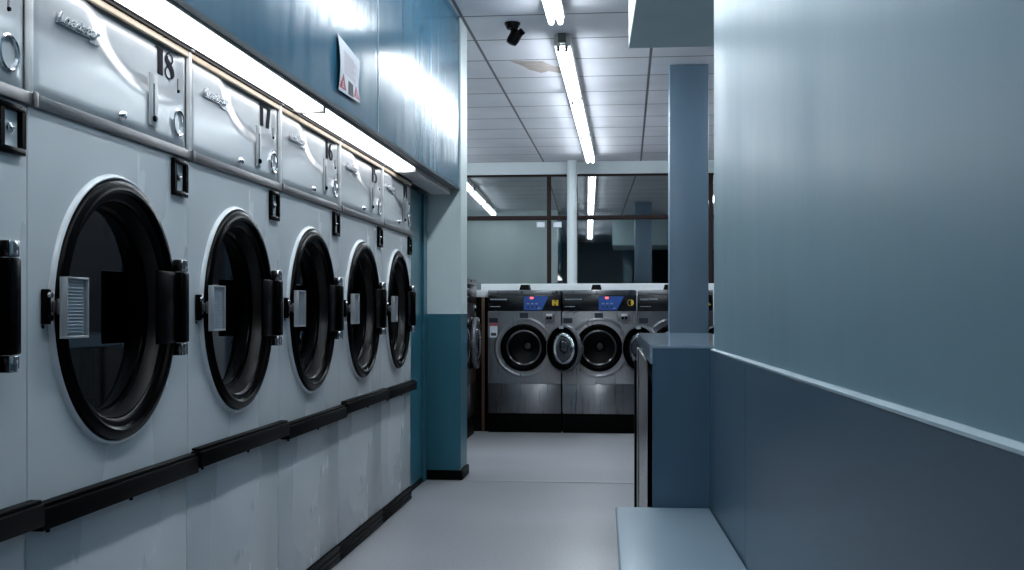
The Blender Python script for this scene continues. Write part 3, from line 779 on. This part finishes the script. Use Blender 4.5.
# ================================================================== SMALL THINGS
# paper notice curling off the teal board
def notice():
    root = empty('paper_notice', (BX, 4.01, 1.9)); nu, nv = 8, 12
    y0, y1 = 4.14, 4.46; zt0, zb0 = 2.075, 1.86
    def P(u, v, w=0):
        y = y0+(y1-y0)*u
        z = (2.105-.03*u)+((1.895+.006*u)-(2.105-.03*u))*v
        curl = .003+.010*math.sin(PI*v)*(1-u)+.004*v**2+.003*math.sin(2*PI*v+.6)*u
        return Vector((BXF(y)+.0015+max(.001, curl)+w, y, z))-Vector(root.location)
    def sheet(u0, u1, v0, v1, m, w0, w1, mb, nu=6, nv=6):
        vs = []; fs = []
        for w in (w0, w1):
            for j in range(nv+1):
                for i in range(nu+1): vs.append(P(u0+(u1-u0)*i/nu, v0+(v1-v0)*j/nv, w))
        S = (nu+1)*(nv+1)
        for j in range(nv):
            for i in range(nu):
                a = j*(nu+1)+i; fs += [(a, a+1, a+nu+2, a+nu+1), (S+a, S+a+nu+1, S+a+nu+2, S+a+1)]
        mb.faces(vs, fs, m)
    mb = MB(); sheet(0, 1, 0, 1, 'paper', 0, .0006, mb, 10, 14); mb.build('sheet', root)
    mb = MB()
    for k in range(9): sheet(.2, .82 if k % 3 else .7, .2+k*.05, .215+k*.05, 'pink_ink', .0009, .0012, mb, 4, 1)
    mb.build('printed_lines', root)
    def tri(uc):
        mb = MB()
        for k in range(8):
            f = k/8; hw = .15*(f+.1); sheet(uc-hw, uc+hw, .66+.28*f, .66+.28*(f+.125), 'red_ink', .0009, .0012, mb, 2, 1)
        for k in range(3):
            f = .45+.16*k; hw = .15*f*.4; sheet(uc-hw, uc+hw, .675+.28*f, .693+.28*f, 'paper', .0014, .0017, mb, 2, 1)
        mb.build('warning_triangle', root)
    tri(.17); tri(.85)
    mb = MB(); sheet(.42, .68, .70, .97, 'charcoal', .0009, .0012, mb, 3, 4); mb.build('dark_picture', root)
    return root
tag(notice(), 'white paper notice with red warning triangles stuck on the teal board', 'notice')

# security camera on the ceiling
root = empty('security_camera', (-.73, 7.2, ZC-.001)); root.scale = (.92, .92, .85); tag(root, 'black security camera hanging under the ceiling tiles', 'camera')
MB().lathe([(.055, 0), (.055, -.012), (.046, -.028), (.04, -.045)], (0, 0, 0), 'z', 'camera_black', 28, (True, True)).build('mount', root)
mb = MB().lathe([(.02, -.04), (.02, -.075)], (.006, 0, 0), 'z', 'camera_black', 16, (True, True)); mb.build('arm', root)
mb = MB(); Rm = Matrix.Translation((.012, -.0, -.115)) @ Matrix.Rotation(math.radians(28), 4, 'Y')
mb.lathe([(.012, -.055), (.036, -.048), (.043, -.02), (.043, .05), (.038, .06), (.01, .062)], (0, 0, 0), 'z', 'camera_black', 24, (True, True))
bmesh.ops.transform(mb.bm, matrix=Rm, verts=mb.bm.verts); bd = mb.build('camera_body', root)
mb = MB().lathe([(.024, 0), (.026, .03), (.02, .034)], (0, 0, 0), 'z', 'black_gloss', 20, (True, True))
bmesh.ops.transform(mb.bm, matrix=Matrix.Translation((.05, -.01, -.085)) @ Matrix.Rotation(math.radians(50), 4, 'Y'), verts=mb.bm.verts); mb.build('lens_hood', bd)

# peeled patch on one ceiling tile
pts = [(-.86, 8.30), (-.74, 8.32), (-.62, 8.34), (-.56, 8.5), (-.47, 8.55), (-.42, 8.72), (-.52, 8.76), (-.60, 8.68), (-.66, 8.74), (-.74, 8.62), (-.78, 8.48)]
tag(MB().prism(pts, lambda u, v, w: Vector((u, v, ZC-.0005-w)), .0015, 'patch').build('peeled_patch'), 'brownish peeled patch on a ceiling tile beyond the camera', 'patch')

# ================================================================== CAMERA AND RENDER LOOK
cam = bpy.data.cameras.new('camera'); co = bpy.data.objects.new('camera', cam); C.objects.link(co)
Fpx = 1130
cam.sensor_fit = 'HORIZONTAL'; cam.sensor_width = 36; cam.lens = Fpx/1024*36
cam.shift_y = 25/1024; cam.clip_start = .05
th = math.atan((627-512)/Fpx)
co.location = (0, 0, 1.07); co.rotation_euler = (PI/2, 0, th)
sc = bpy.context.scene; sc.camera = co
w = bpy.data.worlds.new('world'); sc.world = w; w.use_nodes = True
w.node_tree.nodes['Background'].inputs['Color'].default_value = (.02, .03, .04, 1); w.node_tree.nodes['Background'].inputs['Strength'].default_value = .2
vs_ = sc.view_settings; vs_.view_transform = 'Standard'; vs_.look = 'None'; vs_.gamma = 1; vs_.exposure = 1.15; vs_.use_curve_mapping = False
cy = sc.cycles; cy.use_denoising = True; cy.max_bounces = 8; cy.diffuse_bounces = 4; cy.glossy_bounces = 5; cy.transparent_max_bounces = 8
cy.caustics_reflective = False; cy.caustics_refractive = False; cy.sample_clamp_indirect = 6
